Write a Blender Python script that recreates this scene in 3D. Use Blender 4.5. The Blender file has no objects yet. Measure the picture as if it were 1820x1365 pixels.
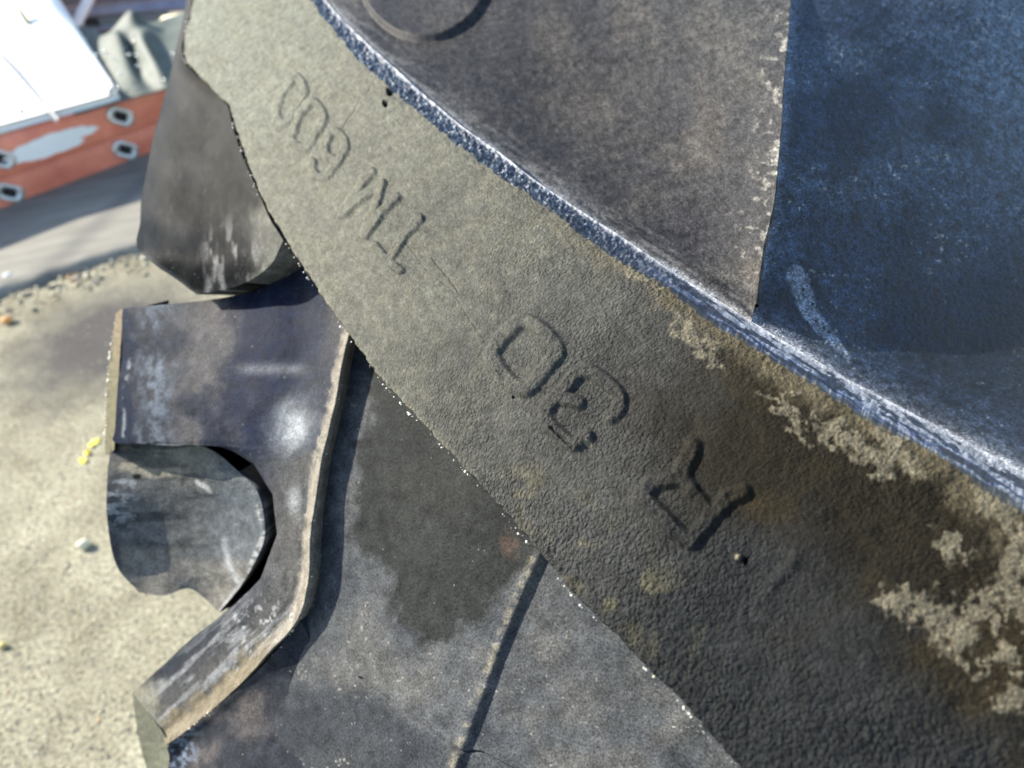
import bpy, math, random
import numpy as np
from mathutils import Matrix, Vector

# ------------------------------------------------------------------ camera, world, sun
S = bpy.context.scene
F = 1314.0; CU, CV = 910.0, 682.5            # focal length and centre in photograph pixels
PITCH = math.radians(42); ROLL = math.radians(-10); CAMH = 0.8
cam = bpy.data.objects.new('camera', bpy.data.cameras.new('camera'))
S.collection.objects.link(cam)
cam.data.sensor_width = 36; cam.data.lens = 36 * F / 1820
cam.data.clip_start = 0.01; cam.data.clip_end = 200
cam.location = (0, 0, CAMH); MC = Matrix.Rotation(math.pi/2 - PITCH, 3, 'X') @ Matrix.Rotation(ROLL, 3, 'Z'); cam.rotation_euler = MC.to_euler()
cam.data.dof.use_dof = True; cam.data.dof.focus_distance = 0.235; cam.data.dof.aperture_fstop = 12
S.camera = cam
RC = np.array(MC)
SUN_CAM = np.array([-0.84, -0.54, -0.04])    # towards the sun (x right, y down, z forward)
sd = RC @ np.array([SUN_CAM[0], -SUN_CAM[1], -SUN_CAM[2]]); sd /= np.linalg.norm(sd)
w = bpy.data.worlds.new('World'); S.world = w; w.use_nodes = True
nt = w.node_tree; sky = nt.nodes.new('ShaderNodeTexSky'); sky.sky_type = 'NISHITA'; sky.sun_disc = False
elev = math.asin(sd[2]); az = math.atan2(sd[0], sd[1])
sky.sun_elevation = elev; sky.sun_rotation = az
nt.links.new(sky.outputs[0], nt.nodes['Background'].inputs[0]); nt.nodes['Background'].inputs[1].default_value = 0.13
sl = bpy.data.lights.new('sun', 'SUN'); sl.energy = 5.0; sl.angle = math.radians(0.5); sl.color = (1, 0.93, 0.8)
so = bpy.data.objects.new('sun', sl); S.collection.objects.link(so)
so.rotation_euler = Vector(sd).to_track_quat('Z', 'Y').to_euler()
S.view_settings.view_transform = 'Standard'; S.view_settings.look = 'None'
S.view_settings.exposure = 1.3; S.view_settings.gamma = 1
S.render.engine = 'CYCLES'

# ------------------------------------------------------------------ helpers
rng = np.random.RandomState(7); random.seed(7)
def W3(u, v, d):                                # point at depth d along the ray of a photo position
    u, v, d = np.broadcast_arrays(np.asarray(u, float), v, d)
    c = np.stack([(u-CU)/F*d, -(v-CV)/F*d, -d], -1)
    return c @ RC.T + np.array([0, 0, CAMH])
def G3(u, v, z=0.0):                            # point on the ground under a photo position
    u = np.asarray(u, float); v = np.asarray(v, float)
    r = np.stack(np.broadcast_arrays((u-CU)/F, -(v-CV)/F, -1.0), -1) @ RC.T
    t = (z - CAMH) / r[..., 2]
    return r * t[..., None] + np.array([0, 0, CAMH])
def Z(u, v, z): return float((CAMH-z)/-(np.array([(u-CU)/F, -(v-CV)/F, -1.0]) @ RC.T)[2])   # depth at which the ray is at height z
_T = {}
def vnoise(x, y, seed=0):
    if seed not in _T: _T[seed] = np.random.RandomState(seed+100).rand(256, 256)
    t = _T[seed]; xi = np.floor(x).astype(int); yi = np.floor(y).astype(int)
    fx = x-xi; fy = y-yi; fx = fx*fx*(3-2*fx); fy = fy*fy*(3-2*fy)
    a = t[xi % 256, yi % 256]; b = t[(xi+1) % 256, yi % 256]; c = t[xi % 256, (yi+1) % 256]; e = t[(xi+1) % 256, (yi+1) % 256]
    return (a*(1-fx)+b*fx)*(1-fy)+(c*(1-fx)+e*fx)*fy
def fbm(x, y, seed=0, o=4):
    s = 0; a = 0.5; n = 0
    for k in range(o):
        s = s + a*vnoise(x*2**k+13.7*k, y*2**k+7.1*k, seed+k); n += a; a *= 0.5
    return s/n
def ss(a, b, x):
    t = np.clip((x-a)/(b-a), 0, 1); return t*t*(3-2*t)
def mixc(a, b, t):
    return a*(1-t[..., None]) + np.asarray(b)*t[..., None]
def seglist(p, closed=False):
    q = list(p) + ([p[0]] if closed else []); return list(zip(q[:-1], q[1:]))
def pdist(u, v, p, closed=False):
    best = np.full(np.shape(u), 1e9)
    for (a, b) in seglist(p, closed):
        dx, dy = b[0]-a[0], b[1]-a[1]; L = dx*dx+dy*dy+1e-9
        t = np.clip(((u-a[0])*dx+(v-a[1])*dy)/L, 0, 1)
        best = np.minimum(best, np.hypot(u-a[0]-t*dx, v-a[1]-t*dy))
    return best
def cr(P, n):                                   # Catmull-Rom along axis 0, n samples
    P = np.asarray(P, float); m = len(P); Q = np.concatenate([2*P[:1]-P[1:2], P, 2*P[-1:]-P[-2:-1]])
    t = np.linspace(0, m-1-1e-9, n); i = t.astype(int); f = (t-i).reshape((-1,)+(1,)*(P.ndim-1))
    a, b, c, d = Q[i], Q[i+1], Q[i+2], Q[i+3]
    return 0.5*((2*b)+(-a+c)*f+(2*a-5*b+4*c-d)*f*f+(-a+3*b-3*c+d)*f**3)
def curve(pts, n):                              # resample a polyline by arc length, smoothed
    P = cr(pts, 40*len(pts)); s = np.r_[0, np.cumsum(np.hypot(*np.diff(P[:, :2], axis=0).T))]
    t = np.linspace(0, s[-1], n); return np.stack([np.interp(t, s, P[:, k]) for k in range(P.shape[1])], -1)
def curve_x(pts, n, along):                     # polyline sampled at given projection values
    P = cr(pts, 60*len(pts)); k = P[:, 0]*.7+P[:, 1]*.72
    return np.stack([np.interp(along, k, P[:, 0]), np.interp(along, k, P[:, 1])], -1)

FACE_AX = None
def face_w(u, v):
    xi = ((u-1000)*.7+(v-680)*.72)
    et = ((u-1000)*.72-(v-680)*.7)
    return 4.55 + .0026*xi - .35*(xi/1000)**2 - .25*(et/400)**2*np.clip(1-abs(xi)/1600, .3, 1)
def Df(u, v): return 1/np.maximum(face_w(np.asarray(u, float), np.asarray(v, float)), 1.2)

# ------------------------------------------------------------------ materials
def newmat(name):
    m = bpy.data.materials.new(name); m.use_nodes = True; return m, m.node_tree.nodes, m.node_tree.links, m.node_tree.nodes['Principled BSDF']
def nn(ns, t, **k):
    n = ns.new(t)
    for a, b in k.items():
        if a in n.inputs: n.inputs[a].default_value = b
        else: setattr(n, a, b)
    return n
def rubber(name, rough=.6, grain=900, gbump=.25, wrinkle=0, wscale=(1500, 820), contrast=.35, specks=.0, spec=.35, alb=.5):
    m, ns, ln, P = newmat(name)
    P.inputs['Specular IOR Level'].default_value = spec
    at = nn(ns, 'ShaderNodeAttribute', attribute_name='tint')
    tc = nn(ns, 'ShaderNodeTexCoord')
    n1 = nn(ns, 'ShaderNodeTexNoise', Scale=grain, Detail=5.0, Roughness=.65); ln.new(tc.outputs['Object'], n1.inputs['Vector'])
    n2 = nn(ns, 'ShaderNodeTexNoise', Scale=grain*.14, Detail=5.0, Roughness=.6); ln.new(tc.outputs['Object'], n2.inputs['Vector'])
    mr = nn(ns, 'ShaderNodeMapRange'); mr.inputs[1].default_value = .3; mr.inputs[2].default_value = .7
    mr.inputs[3].default_value = 1-contrast; mr.inputs[4].default_value = 1+contrast
    ln.new(n1.outputs[0], mr.inputs[0])
    mr2 = nn(ns, 'ShaderNodeMapRange'); mr2.inputs[1].default_value = .3; mr2.inputs[2].default_value = .7
    mr2.inputs[3].default_value = 1-contrast*.6; mr2.inputs[4].default_value = 1+contrast*.6
    ln.new(n2.outputs[0], mr2.inputs[0])
    mu = nn(ns, 'ShaderNodeMath', operation='MULTIPLY'); ln.new(mr.outputs[0], mu.inputs[0]); ln.new(mr2.outputs[0], mu.inputs[1])
    vm = nn(ns, 'ShaderNodeVectorMath', operation='SCALE'); k_ = nn(ns, 'ShaderNodeMath', operation='MULTIPLY'); k_.inputs[1].default_value = alb; ln.new(mu.outputs[0], k_.inputs[0])
    ln.new(at.outputs['Color'], vm.inputs[0]); ln.new(k_.outputs[0], vm.inputs['Scale'])
    col = vm.outputs[0]
    if specks:
        vo = nn(ns, 'ShaderNodeTexVoronoi', Scale=grain*.22); ln.new(tc.outputs['Object'], vo.inputs['Vector'])
        n3 = nn(ns, 'ShaderNodeTexNoise', Scale=grain*.05, Detail=3.0); ln.new(tc.outputs['Object'], n3.inputs['Vector'])
        r3 = nn(ns, 'ShaderNodeMapRange'); r3.inputs[1].default_value = .45; r3.inputs[2].default_value = .75; r3.inputs[3].default_value = .02; r3.inputs[4].default_value = .26*specks
        ln.new(n3.outputs[0], r3.inputs[0])
        lt = nn(ns, 'ShaderNodeMath', operation='LESS_THAN'); ln.new(vo.outputs['Distance'], lt.inputs[0]); ln.new(r3.outputs[0], lt.inputs[1])
        sm = nn(ns, 'ShaderNodeMath', operation='MULTIPLY'); ln.new(lt.outputs[0], sm.inputs[0]); sm.inputs[1].default_value = .6
        mx = nn(ns, 'ShaderNodeMix', data_type='RGBA'); ln.new(sm.outputs[0], mx.inputs[0]); ln.new(col, mx.inputs[6]); mx.inputs[7].default_value = (.20, .20, .19, 1)
        col = mx.outputs[2]
    ln.new(col, P.inputs['Base Color'])
    rr = nn(ns, 'ShaderNodeMapRange'); rr.inputs[3].default_value = rough-.12; rr.inputs[4].default_value = rough+.15; ln.new(n2.outputs[0], rr.inputs[0]); ln.new(rr.outputs[0], P.inputs['Roughness'])
    b = nn(ns, 'ShaderNodeBump', Strength=gbump, Distance=.0006); ln.new(n1.outputs[0], b.inputs['Height'])
    last = b
    if wrinkle:
        mp = nn(ns, 'ShaderNodeMapping'); mp.inputs['Scale'].default_value = (wscale[0], wscale[1], 1); ln.new(tc.outputs['UV'], mp.inputs[0])
        dn = nn(ns, 'ShaderNodeTexNoise', Scale=.55, Detail=3.0); ln.new(mp.outputs[0], dn.inputs['Vector'])
        sc = nn(ns, 'ShaderNodeVectorMath', operation='SCALE'); sc.inputs['Scale'].default_value = 2.2; ln.new(dn.outputs['Color'], sc.inputs[0])
        ad = nn(ns, 'ShaderNodeVectorMath', operation='ADD'); ln.new(mp.outputs[0], ad.inputs[0]); ln.new(sc.outputs[0], ad.inputs[1])
        vo = nn(ns, 'ShaderNodeTexVoronoi', feature='F1', Scale=1.0); ln.new(ad.outputs[0], vo.inputs['Vector'])
        iv = nn(ns, 'ShaderNodeMath', operation='SUBTRACT'); iv.inputs[0].default_value = 1; ln.new(vo.outputs['Distance'], iv.inputs[1])
        wn = nn(ns, 'ShaderNodeTexNoise', Scale=38.0, Detail=3.0); ln.new(tc.outputs['UV'], wn.inputs['Vector'])
        wr = nn(ns, 'ShaderNodeMapRange'); wr.inputs[1].default_value = .35; wr.inputs[2].default_value = .65; wr.inputs[3].default_value = .35; wr.inputs[4].default_value = 1.0; ln.new(wn.outputs[0], wr.inputs[0])
        wa = nn(ns, 'ShaderNodeAttribute', attribute_name='wrk')
        wm = nn(ns, 'ShaderNodeMath', operation='MULTIPLY'); ln.new(wr.outputs[0], wm.inputs[0]); ln.new(wa.outputs['Fac'], wm.inputs[1])
        hm = nn(ns, 'ShaderNodeMath', operation='MULTIPLY'); ln.new(iv.outputs[0], hm.inputs[0]); ln.new(wm.outputs[0], hm.inputs[1])
        b2 = nn(ns, 'ShaderNodeBump', Strength=wrinkle, Distance=.0009); ln.new(hm.outputs[0], b2.inputs['Height']); ln.new(b.outputs[0], b2.inputs['Normal']); last = b2
    ln.new(last.outputs[0], P.inputs['Normal'])
    return m
M_face = rubber('dusty_rubber', .72, 1700, .5, wrinkle=.9, contrast=.45, spec=.08, alb=.40)
M_rub = rubber('weathered_rubber', .62, 1200, .35, contrast=.6, specks=.6, alb=.36, spec=.04)
M_blue = rubber('skylit_shade_rubber', .5, 1500, .55, contrast=1.15, specks=.3, spec=.3, alb=.36)  # for the flank, whose skylit shade is painted blue
M_brown = rubber('scuffed_rubber', .6, 1300, .4, contrast=.85, specks=.3, alb=.31, spec=.12)
M_wall = rubber('dark_rubber', .65, 1200, .35, contrast=.6, specks=.5, alb=.22, spec=.05)
M_band = rubber('torn_rubber', .45, 1700, .6, contrast=.7, spec=.5, alb=.55)

def flatmat(name, col, rough=.6, metal=0, nscale=40, ncon=.15, bump=0, spec=.4, bscale=None):
    m, ns, ln, P = newmat(name)
    P.inputs['Roughness'].default_value = rough; P.inputs['Metallic'].default_value = metal; P.inputs['Specular IOR Level'].default_value = spec
    tc = nn(ns, 'ShaderNodeTexCoord'); n1 = nn(ns, 'ShaderNodeTexNoise', Scale=nscale, Detail=6.0, Roughness=.65); ln.new(tc.outputs['Object'], n1.inputs[0])
    r = nn(ns, 'ShaderNodeValToRGB'); r.color_ramp.elements[0].position = .3; r.color_ramp.elements[1].position = .7
    r.color_ramp.elements[0].color = tuple(c*(1-ncon) for c in col)+(1,); r.color_ramp.elements[1].color = tuple(min(1, c*(1+ncon)) for c in col)+(1,)
    ln.new(n1.outputs[0], r.inputs[0]); ln.new(r.outputs[0], P.inputs['Base Color'])
    if bump:
        n2 = nn(ns, 'ShaderNodeTexNoise', Scale=bscale or nscale*4, Detail=5.0); ln.new(tc.outputs['Object'], n2.inputs[0])
        b = nn(ns, 'ShaderNodeBump', Strength=bump, Distance=.002); ln.new(n2.outputs[0], b.inputs['Height']); ln.new(b.outputs[0], P.inputs['Normal'])
    return m

# ------------------------------------------------------------------ object helpers
def link(o, parent=None):
    S.collection.objects.link(o)
    if parent is not None:
        o.parent = parent
    return o
def tag(o, label=None, cat=None, group=None, kind=None):
    for k, x in (('label', label), ('category', cat), ('group', group), ('kind', kind)):
        if x: o[k] = x
    return o
def empty(name, loc, label, cat, group=None):
    o = bpy.data.objects.new(name, None); S.collection.objects.link(o); o.location = loc; return tag(o, label, cat, group)
def mesh(name, V, Fc, mat, parent=None, col=None, uv=None, wrk=None, smooth=True, nrm=None):
    """V in world coordinates; made relative to the parent Empty"""
    V = np.asarray(V, float)
    off = np.array(parent.matrix_basis.translation) if parent is not None else np.zeros(3)
    p = parent
    while p is not None and p.parent is not None:
        p = p.parent; off = off + np.array(p.matrix_basis.translation)
    me = bpy.data.meshes.new(name); Fc = np.asarray(Fc)
    k = Fc.shape[1]
    me.vertices.add(len(V)); me.vertices.foreach_set('co', (V-off).astype(np.float32).ravel())
    me.loops.add(Fc.size); me.loops.foreach_set('vertex_index', Fc.ravel().astype(np.int32))
    me.polygons.add(len(Fc)); me.polygons.foreach_set('loop_start', (np.arange(len(Fc))*k).astype(np.int32))
    me.update(calc_edges=True)
    if smooth: me.polygons.foreach_set('use_smooth', np.ones(len(Fc), bool))
    if col is not None:
        a = me.attributes.new('tint', 'FLOAT_COLOR', 'POINT'); c4 = np.ones((len(V), 4), np.float32); c4[:, :3] = np.clip(col, 0, 1); a.data.foreach_set('color', c4.ravel())
    if wrk is not None:
        a = me.attributes.new('wrk', 'FLOAT', 'POINT'); a.data.foreach_set('value', np.asarray(wrk, np.float32).ravel())
    if uv is not None:
        l = me.uv_layers.new(name='uv'); l.data.foreach_set('uv', uv[Fc.ravel()].astype(np.float32).ravel())
    me.validate()
    if nrm is not None: me.normals_split_custom_set_from_vertices(nrm.astype(np.float32))
    if mat: me.materials.append(mat)
    o = bpy.data.objects.new(name, me); return link(o, parent)
def gridfaces(nv, nu):
    i = np.arange(nv*nu).reshape(nv, nu)
    return np.stack([i[:-1, :-1], i[1:, :-1], i[1:, 1:], i[:-1, 1:]], -1).reshape(-1, 4)
def gridnormals(P):
    du = np.gradient(P, axis=1); dv = np.gradient(P, axis=0); n = np.cross(dv, du)
    n /= np.linalg.norm(n, axis=-1, keepdims=True)+1e-12
    c = np.array([0, 0, CAMH])-P
    if np.median((n*c).sum(-1)) < 0: n = -n
    return n
INTO = RC @ np.array([.30, -.30, -.90])          # into the tyre body, away from the camera
def patch(name, rows, nu, nv, mat, parent, colf, disp=None, skirt='', sdir=None, slen=.05, edge=0):
    """rows of control points (u, v, depth): a smooth sheet with its own relief, and skirts that give it body"""
    G = np.array(rows, float)
    A = cr(G, nv); A = cr(A.transpose(1, 0, 2), nu).transpose(1, 0, 2)
    u, v, d = A[..., 0], A[..., 1], A[..., 2]
    P = W3(u, v, d); N = gridnormals(P)
    if disp is not None: P = P + N*disp(u, v)[..., None]
    C = colf(u, v)
    blocks = [(P, C)]
    V = [P.reshape(-1, 3)]; Fs = [gridfaces(nv, nu)]; Cs = [C.reshape(-1, 3)]; base = nv*nu
    idx = np.arange(nv*nu).reshape(nv, nu)
    for sname in skirt:
        sq = sdir.get(sname) if isinstance(sdir, dict) else sdir
        sv = (INTO if sq is None else RC @ np.array([sq[0], -sq[1], -sq[2]]))
        line = {'t': idx[0], 'b': idx[-1], 'l': idx[:, 0], 'r': idx[:, -1]}[sname]
        p0 = V[0][line]; c0 = Cs[0][line]; n = len(line); prev = line; steps = 4
        nl = N.reshape(-1, 3)[line]
        for k in range(1, steps+1):
            f = (k/steps)**1.6
            V.append(p0 + sv*slen*f - nl*0.0015*min(k, 2)); Cs.append(c0*(1-.0*f)); cur = np.arange(base, base+n); base += n
            Fs.append(np.stack([prev[:-1], prev[1:], cur[1:], cur[:-1]], -1)); prev = cur
    return mesh(name, np.concatenate(V), np.concatenate(Fs), mat, parent, col=np.concatenate(Cs))

# ------------------------------------------------------------------ ground
def ground():
    m, ns, ln, P = newmat('gritty_concrete'); P.inputs['Roughness'].default_value = .9; P.inputs['Specular IOR Level'].default_value = .2
    tc = nn(ns, 'ShaderNodeTexCoord')
    a = nn(ns, 'ShaderNodeTexNoise', Scale=9.0, Detail=6.0, Roughness=.7); b = nn(ns, 'ShaderNodeTexNoise', Scale=190.0, Detail=5.0, Roughness=.7)
    for n in (a, b): ln.new(tc.outputs['Object'], n.inputs[0])
    r = nn(ns, 'ShaderNodeValToRGB'); r.color_ramp.elements[0].position = .32; r.color_ramp.elements[1].position = .68
    r.color_ramp.elements[0].color = (.17, .155, .11, 1); r.color_ramp.elements[1].color = (.36, .345, .265, 1); ln.new(a.outputs[0], r.inputs[0])
    r2 = nn(ns, 'ShaderNodeValToRGB'); r2.color_ramp.elements[0].position = .34; r2.color_ramp.elements[1].position = .66
    r2.color_ramp.elements[0].color = (.30, .30, .29, 1); r2.color_ramp.elements[1].color = (1.5, 1.5, 1.42, 1); ln.new(b.outputs[0], r2.inputs[0])
    mx = nn(ns, 'ShaderNodeMix', data_type='RGBA', blend_type='MULTIPLY'); mx.inputs[0].default_value = 1; ln.new(r.outputs[0], mx.inputs[6]); ln.new(r2.outputs[0], mx.inputs[7])
    # a dark patch beside the tyre
    c = G3(185, 600); vd = nn(ns, 'ShaderNodeVectorMath', operation='DISTANCE'); vd.inputs[1].default_value = tuple(c)
    ln.new(tc.outputs['Object'], vd.inputs[0])
    sn = nn(ns, 'ShaderNodeTexNoise', Scale=22.0, Detail=4.0); ln.new(tc.outputs['Object'], sn.inputs[0])
    s1 = nn(ns, 'ShaderNodeMath', operation='MULTIPLY'); s1.inputs[1].default_value = .16; ln.new(sn.outputs[0], s1.inputs[0])
    s2 = nn(ns, 'ShaderNodeMath', operation='ADD'); ln.new(vd.outputs['Value'], s2.inputs[0]); ln.new(s1.outputs[0], s2.inputs[1])
    mr = nn(ns, 'ShaderNodeMapRange'); mr.inputs[1].default_value = .17; mr.inputs[2].default_value = .34; mr.inputs[3].default_value = .88; mr.inputs[4].default_value = 0; ln.new(s2.outputs[0], mr.inputs[0])
    m2 = nn(ns, 'ShaderNodeMix', data_type='RGBA'); ln.new(mr.outputs[0], m2.inputs[0]); ln.new(mx.outputs[2], m2.inputs[6]); m2.inputs[7].default_value = (.045, .043, .048, 1)
    ln.new(m2.outputs[2], P.inputs['Base Color'])
    bp = nn(ns, 'ShaderNodeBump', Strength=.5, Distance=.002); ln.new(b.outputs[0], bp.inputs['Height']); ln.new(bp.outputs[0], P.inputs['Normal'])
    n = 60; t = np.sign(np.linspace(-1, 1, n))*np.abs(np.linspace(-1, 1, n))**3
    X, Y = np.meshgrid(t*60, t*60+2); Z = X*0
    tag(mesh('ground', np.stack([X, Y, Z], -1).reshape(-1, 3), gridfaces(n, n), m), kind='structure')
    # smoother slab beyond the gravelly joint
    m, ns, ln, P = newmat('smooth_concrete'); P.inputs['Roughness'].default_value = .85; P.inputs['Specular IOR Level'].default_value = .2
    tc = nn(ns, 'ShaderNodeTexCoord'); mp = nn(ns, 'ShaderNodeMapping'); mp.inputs['Rotation'].default_value = (0, 0, -.45); mp.inputs['Scale'].default_value = (1, 6, 1)
    ln.new(tc.outputs['Object'], mp.inputs[0])
    a = nn(ns, 'ShaderNodeTexNoise', Scale=5.0, Detail=8.0, Roughness=.7); ln.new(mp.outputs[0], a.inputs[0])
    r = nn(ns, 'ShaderNodeValToRGB'); r.color_ramp.elements[0].position = .3; r.color_ramp.elements[1].position = .7
    r.color_ramp.elements[0].color = (.17, .165, .14, 1); r.color_ramp.elements[1].color = (.30, .285, .245, 1); ln.new(a.outputs[0], r.inputs[0])
    # a darker diagonal streak
    p0, p1 = G3(330, 270), G3(60, 520); dd = (p1-p0)[:2]; L = np.linalg.norm(dd); nx, ny = -dd[1]/L, dd[0]/L
    dp = nn(ns, 'ShaderNodeVectorMath', operation='DOT_PRODUCT'); dp.inputs[1].default_value = (nx, ny, 0); ln.new(tc.outputs['Object'], dp.inputs[0])
    sb = nn(ns, 'ShaderNodeMath', operation='SUBTRACT'); sb.inputs[1].default_value = float(p0[0]*nx+p0[1]*ny); ln.new(dp.outputs['Value'], sb.inputs[0])
    ab = nn(ns, 'ShaderNodeMath', operation='ABSOLUTE'); ln.new(sb.outputs[0], ab.inputs[0])
    mr = nn(ns, 'ShaderNodeMapRange'); mr.inputs[1].default_value = .008; mr.inputs[2].default_value = .05; mr.inputs[3].default_value = .5; mr.inputs[4].default_value = 0; ln.new(ab.outputs[0], mr.inputs[0])
    m2 = nn(ns, 'ShaderNodeMix', data_type='RGBA'); ln.new(mr.outputs[0], m2.inputs[0]); ln.new(r.outputs[0], m2.inputs[6]); m2.inputs[7].default_value = (.10, .10, .10, 1)
    ln.new(m2.outputs[2], P.inputs['Base Color'])
    e0, e1 = G3(-500, 700), G3(560, 340)
    ed = e1-e0; n = 160; T = np.linspace(-1, 3, n); back = np.array([-ed[1], ed[0], 0]); back /= np.linalg.norm(back)
    if back[1] < 0: back = -back
    E = e0+ed*T[:, None]; E = E + back*((fbm(T*60, T*0, 5)-.5)*.05)[:, None]
    V = [E, E+[0, 0, .014]+back*.006, E+back*.03+[0, 0, .018], E+back*14+[0, 0, .018]]
    tag(mesh('pavement', np.concatenate(V), gridfaces(4, n), m), kind='structure')
    return e0, e1
E0, E1 = ground()

def blob_template(sub=1, seed=0):
    import bmesh
    bm = bmesh.new(); bmesh.ops.create_icosphere(bm, subdivisions=sub, radius=1)
    V = np.array([x.co for x in bm.verts]); Fc = np.array([[q.index for q in f.verts] for f in bm.faces]); bm.free(); return V, Fc
BV, BF = blob_template(1)
def scatter(name, P, R, mat, parent=None, cols=None, flat=.6, seed=1):
    r = np.random.RandomState(seed); n = len(P)
    jig = 1+ (r.rand(n, len(BV), 1)-.5)*.7
    sc = np.stack([R*(.7+.6*r.rand(n)), R*(.7+.6*r.rand(n)), R*flat*(.7+.6*r.rand(n))], -1)[:, None]
    a = r.rand(n)*6.28; c, s = np.cos(a), np.sin(a)
    V = BV[None]*jig*sc; X = V[..., 0]*c[:, None]-V[..., 1]*s[:, None]; Y = V[..., 0]*s[:, None]+V[..., 1]*c[:, None]
    V = np.stack([X, Y, V[..., 2]], -1)+P[:, None]
    Fc = BF[None]+(np.arange(n)*len(BV))[:, None, None]
    col = None if cols is None else np.repeat(cols, len(BV), 0)
    return mesh(name, V.reshape(-1, 3), Fc.reshape(-1, 3), mat, parent, col=col, smooth=False)
def tintmat(name, rough=.8, nscale=300):
    m, ns, ln, P = newmat(name); at = nn(ns, 'ShaderNodeAttribute', attribute_name='tint'); tc = nn(ns, 'ShaderNodeTexCoord')
    n1 = nn(ns, 'ShaderNodeTexNoise', Scale=nscale, Detail=4.0); ln.new(tc.outputs['Object'], n1.inputs[0])
    mr = nn(ns, 'ShaderNodeMapRange'); mr.inputs[3].default_value = .6; mr.inputs[4].default_value = 1.35; ln.new(n1.outputs[0], mr.inputs[0])
    vm = nn(ns, 'ShaderNodeVectorMath', operation='SCALE'); ln.new(at.outputs['Color'], vm.inputs[0]); ln.new(mr.outputs[0], vm.inputs['Scale'])
    ln.new(vm.outputs[0], P.inputs['Base Color']); P.inputs['Roughness'].default_value = rough; P.inputs['Specular IOR Level'].default_value = .25; return m
M_grit = tintmat('grit')
pal = np.array([[.46, .42, .30], [.26, .24, .19], [.55, .52, .42], [.16, .15, .14], [.48, .30, .17], [.38, .33, .22]])
def grit_cols(n, r, p=(.3, .24, .2, .12, .05, .09)): return pal[r.choice(6, n, p=p)]
r = np.random.RandomState(3)
n = 7000; P = G3(r.uniform(-150, 560, n), r.uniform(520, 1500, n)); P[:, 2] = .0005
tag(scatter('fine_gravel', P, .0006+.0016*r.rand(n)**3, M_grit, None, grit_cols(n, r), seed=4), 'loose fine gravel grains scattered over the pale concrete beside the tyre', 'gravel', kind='stuff')
n = 3600; t = r.uniform(-.3, 1.6, n); P = E0+(E1-E0)*t[:, None]+np.stack([r.normal(0, .06, n)*.3, r.normal(-.03, .05, n), np.zeros(n)], -1); P[:, 2] = .003
tag(scatter('joint_gravel', P, .001+.0065*r.rand(n)**4, M_grit, None, grit_cols(n, r), seed=5), 'coarse brown grit gathered along the edge of the smoother slab', 'gravel', kind='stuff')
def stone(name, u, v, rad, colr, label, cat, seed, flat=.7):
    V, Fc = blob_template(2); rr = np.random.RandomState(seed)
    V = V*(1+.25*(fbm(V[:, :1]*2+5, V[:, 1:2]*2+V[:, 2:]*1.3+seed, seed)-.5))*[1, .75, flat]*rad
    p = G3(u, v); p[2] = rad*flat*.9
    o = mesh(name, V+p, Fc, M_grit, None, col=np.tile(colr, (len(V), 1))); return tag(o, label, cat)
stone('pebble', 152, 972, .010, (.62, .58, .44), 'pale round pebble on the concrete left of the scooped lug', 'pebble', 1)
stone('pebble', 22, 500, .017, (.55, .56, .55), 'large grey-white stone in the grit by the left edge of the photo', 'stone', 2)
stone('pebble', 16, 574, .012, (.70, .36, .14), 'small orange stone in front of the grey-white stone', 'pebble', 3)
stone('pebble', 6, 1150, .006, (.6, .5, .2), 'tiny tan pebble low at the left edge of the photo', 'pebble', 4)
# yellow petals
M_pet = flatmat('yellow_petal', (.80, .66, .03), .6, 0, 60, .12)
def petal(u, v, sz, rot, label):
    n = 14; a = np.linspace(0, 2*np.pi, n, endpoint=False); rr = sz*(1+.28*np.sin(a*2+rot)+.2*np.cos(3*a))
    rim = np.stack([np.cos(a+rot)*rr, np.sin(a+rot)*rr*.8, .003+.002*np.sin(2*a)], -1)
    p = G3(u, v); V = np.concatenate([rim+p, rim*[.5, .5, 0]+p+[0, 0, .0018], rim*[.97, .97, 1]+p-[0, 0, .001]])
    Fc = [[i, (i+1) % n, n+(i+1) % n, n+i] for i in range(n)]+[[i, 2*n+i, 2*n+(i+1) % n, (i+1) % n] for i in range(n)]
    Fc += [[n, n+i, n+i+1, n+min(i+2, n-1)] for i in range(1, n-2, 2)]
    o = mesh('petal', V, Fc, M_pet); tag(o, label, 'petal', 'yellow petals fallen on the concrete')
petal(168, 789, .0085, .3, 'top and largest bright yellow petal on the concrete beside the tyre')
petal(157, 806, .006, 1.5, 'middle small yellow petal between the two others')
petal(149, 820, .0068, 2.6, 'lowest of the three yellow petals on the concrete')

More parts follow.
